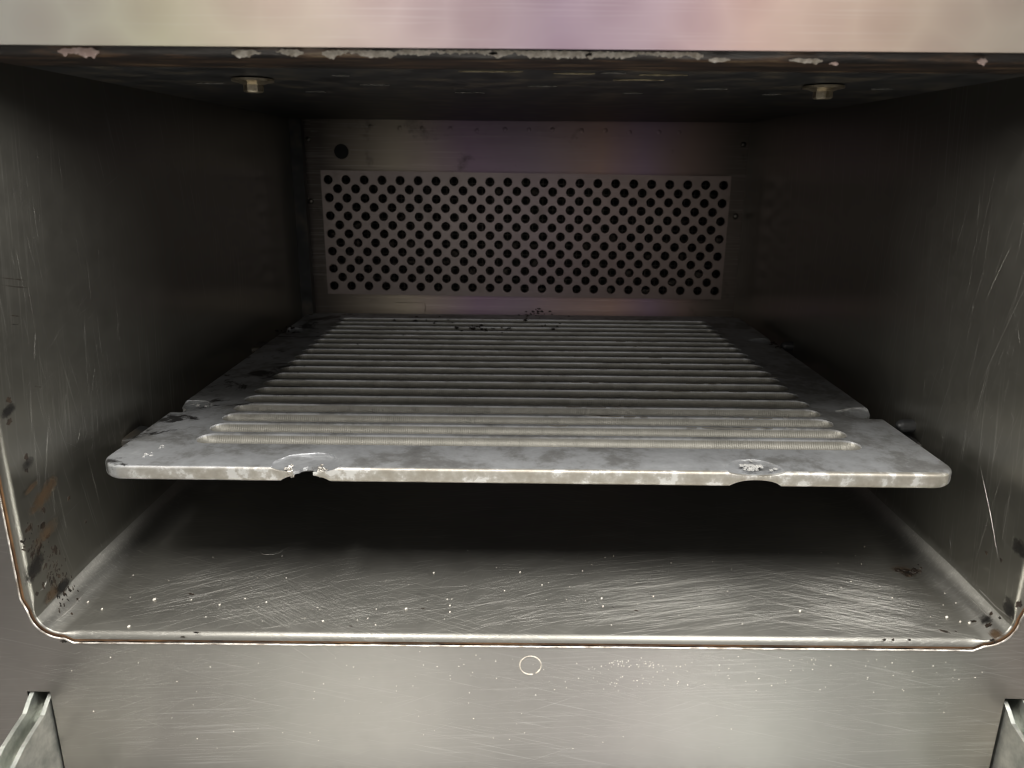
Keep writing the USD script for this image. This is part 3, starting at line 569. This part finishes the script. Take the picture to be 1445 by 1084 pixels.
for u, v, rx, ry, rot, m in ((66, 752, .0045, .011, 0, 'film_brown'), (50, 800, .005, .010, .2, 'film_soot'), (88, 828, .007, .005, -.4, 'film_soot'), (72, 838, .005, .006, 0, 'film_brown'), (42, 690, .002, .008, 0, 'film_brown'), (38, 655, .003, .005, 0, 'film_soot'), (12, 580, .0025, .005, 0, 'film_soot'),
                          (1425, 862, .006, .005, .3, 'film_soot'), (1392, 876, .005, .004, .4, 'film_soot'), (1440, 775, .004, .006, 0, 'film_soot'), (1282, 806, .010, .006, 0, 'film_brown'), (1283, 808, .006, .004, 0, 'film_soot'), (1405, 895, .005, .004, .3, 'film_brown'), (60, 700, .005, .012, .1, 'film_brown')):
    soft(u, v, rx, ry, rot, M[m], .0001+.00013*(used.get((str(oven.GetPath()), 'stain'), 0) % 5)*.5)
# pale ring on the front panel and curled fibre lines on the floor
def ringmark(c, ex, ey, ez, r, w, a0, a1):
    t = np.linspace(D(a0), D(a1), 60); ww = w*(.55+.45*np.abs(np.sin(t*1.7)))
    f_ = lambda rr, h: c + np.outer(rr*np.cos(t), ex) + np.outer(rr*np.sin(t), ey) + np.outer(h, ez)
    return grid_mesh(np.stack([f_(r-ww/2, np.full(60, -.00003)), f_(np.full(60, r), ww*.35), f_(r+ww/2, np.full(60, -.00003))]))
c = at(748.5, 939, 1, YF); part(oven, 'ring_mark', ringmark(c, np.array([1, 0, 0]), np.array([0, 0, 1]), np.array([0, -1, 0]), .0040, .0007, -60, 285), M['flake'], label='thin pale ring on the front panel')
c = at(384, 775, 2, ZF); part(oven, 'ring_mark', ringmark(c, np.array([1, 0, 0]), np.array([0, 1, 0]), np.array([0, 0, 1]), .0052, .00030, 190, 350), M['scratch'], label='faint pale arc on the cavity floor')

# ------------------------------------------------------------------ residues on the plate
def on_plate(u, v, dz=0): return at(u, v, 2, PZ+dz)
rs = []
for u, v, n, su, sv in ((665, 462, 16, 16, 2), (600, 453, 12, 18, 2), (705, 466, 10, 14, 2.5), (758, 447, 16, 16, 3), (765, 440, 8, 10, 2), (405, 466, 10, 8, 3), (1095, 487, 8, 8, 3), (775, 460, 5, 8, 2)):
    for _ in range(n):
        p = on_plate(u+N_()*su, v+N_()*sv); rs.append(lump(p, np.array([0, 0, 1.]), U_(.0004, .0013), U_(.0003, .0007)))
part(grill, 'burnt_residue', cat(rs), M['carbon'], kind='stuff', label='black burnt crumbs at the back of the flutes')
cr = []
for u, v, n, su, sv in ((1064, 661, 60, 10, 4), (205, 640, 5, 8, 3), (225, 631, 4, 6, 2), (285, 572, 6, 8, 2)):
    for _ in range(n):
        p = on_plate(u+N_()*su, v+N_()*sv, -.0014 if u == 1066 else 0)
        if p[1] > PF+.002: cr.append(lump(p, np.array([0, 0, 1.]), U_(.0003, .0009), U_(.0001, .00025)))
part(grill, 'pale_crust', cat(cr), M['crust'], kind='stuff', label='pale crust around the notches')
tl = []
for _ in range(26):
    sd_ = rng.uniform() < .55; x = -.0925+abs(N_())*-.0012 if sd_ else -.0818+abs(N_())*.0012
    tl.append(lump(np.array([x+PXC, PF+.0012+abs(N_())*.0012, PZ-.0022+N_()*.0011]), np.array([0, -.7, .7]), U_(.0004, .0011), U_(.0003, .0006)))
part(grill, 'torn_lip', cat(tl), M['weld'], kind='stuff', label='bright torn metal beside the left notch')
gd = []  # glossy slivers set along the flute rims as their bright glints
for _ in range(70):
    k = int(rng.integers(1, 14)); u_ = rng.beta(2.2, 1.2)
    x = -.02+.158*u_; y = GY+GP*k+GRX+.0002+N_()*.0004
    e = extrude(blob(0, 0, U_(.001, .006), U_(.0002, .0006), 0, .4, 14), .0003); gd.append(frame(e, (1, 0, 0), (0, 1, 0), (0, 0, 1), (x, y-.007*x, PZ-.0001)))
M['grease'] = mat('wet_grease', {'p': ('principled_bsdf', {'base_color': (.42, .40, .36), 'roughness': .12, 'metallic': .3, 'coat_weight': .6})}, [])
part(grill, 'grease_streak', cat(gd), M['grease'], kind='stuff', label='shiny grease streaks put in as glints on the ridges')

# ------------------------------------------------------------------ loose crumbs and dust
CR = [(404, 816, 2), (376, 850, 2.5), (310, 854, 3), (456, 877, 3), (519, 873, 2), (573, 860, 4), (612, 809, 3.4), (635, 855, 2.6), (635, 864, 2.6), (631, 846, 2), (712, 834, 2.4), (734, 808, 3.4), (765, 826, 2.4), (531, 860, 2), (530, 882, 2), (849, 845, 3.4), (851, 856, 2.6), (922, 842, 2.6), (1129, 863, 4), (1201, 821, 2.2), (1220, 772, 2.4), (822, 806, 2), (866, 785, 2), (124, 850, 3), (144, 860, 3), (182, 885, 4), (218, 847, 5), (270, 847, 2.2), (1336, 872, 4.6), (1355, 878, 3), (1368, 880, 4), (1259, 844, 2.2), (346, 845, 2.4)]
first = None
for u, v, d_ in CR:
    p, nn = liner_hit(u, v); r_ = d_*.00022/2
    if first is None:
        t = thing('crumb', 'tiny pale crumb lying on the scratched steel cavity floor', 'crumb', p+nn*r_*.6, 'pale crumbs on the cavity floor')
        m_ = lump(np.zeros(3), np.array([0, 0, 1.]), 1, .85); m_.vertices *= 1
        x_ = UsdGeom.Xformable(t); sc_ = x_.AddScaleOp(); sc_.Set(Gf.Vec3f(r_, r_, r_)); part(t, 'crumb_body', m_, M['crumb'], True); first = t
    else:
        x_ = UsdGeom.Xform.Define(stage, numbered('/World', 'crumb')); x_.GetPrim().GetReferences().AddInternalReference(first.GetPath()); x_.GetPrim().SetInstanceable(True)
        x_.ClearXformOpOrder(); x_.AddTranslateOp(UsdGeom.XformOp.PrecisionDouble).Set(Gf.Vec3d(*(p+nn*r_*.6))); x_.AddScaleOp().Set(Gf.Vec3f(r_, r_, r_))
        meta(x_.GetPrim(), label='tiny pale crumb lying on the scratched steel cavity floor', category='crumb', group='pale crumbs on the cavity floor')
bc_ = thing('burnt_crumb', 'dark reddish burnt food scrap on the cavity floor near the right wall', 'food scrap')
q = []
for _ in range(16):
    p, nn = liner_hit(1282+N_()*11, 806+N_()*4); q.append(lump(p, nn, U_(.0004, .0014), U_(.0003, .0007)))
part(bc_, 'scrap', cat(q), M['carbon'])
ds = []
for u, v, n, su, sv in ((640, 945, 30, 130, 22), (890, 938, 50, 50, 4), (1000, 945, 35, 100, 14), (870, 962, 30, 60, 5), (300, 960, 25, 150, 50), (1250, 950, 40, 90, 20), (800, 1000, 30, 300, 40)):
    for _ in range(n):
        p = at(u+N_()*su, v+N_()*sv, 1, YF)
        if p[2] < ZF-.0062 and abs(p[0]) < .176: ds.append(lump(p, np.array([0, -1., 0]), U_(.00010, .00024), U_(.00005, .00012)))
for _ in range(60):
    p, nn = liner_hit(U_(150, 1390), U_(775, 884)); ds.append(lump(p, nn, U_(.00012, .00026), .00015))
st = part(stage.GetPrimAtPath('/World'), 'dust', cat(ds), M['crumb'], True, label='fine pale dust specks over the steel floor and front panel', kind='stuff'); meta(st, category='dust')
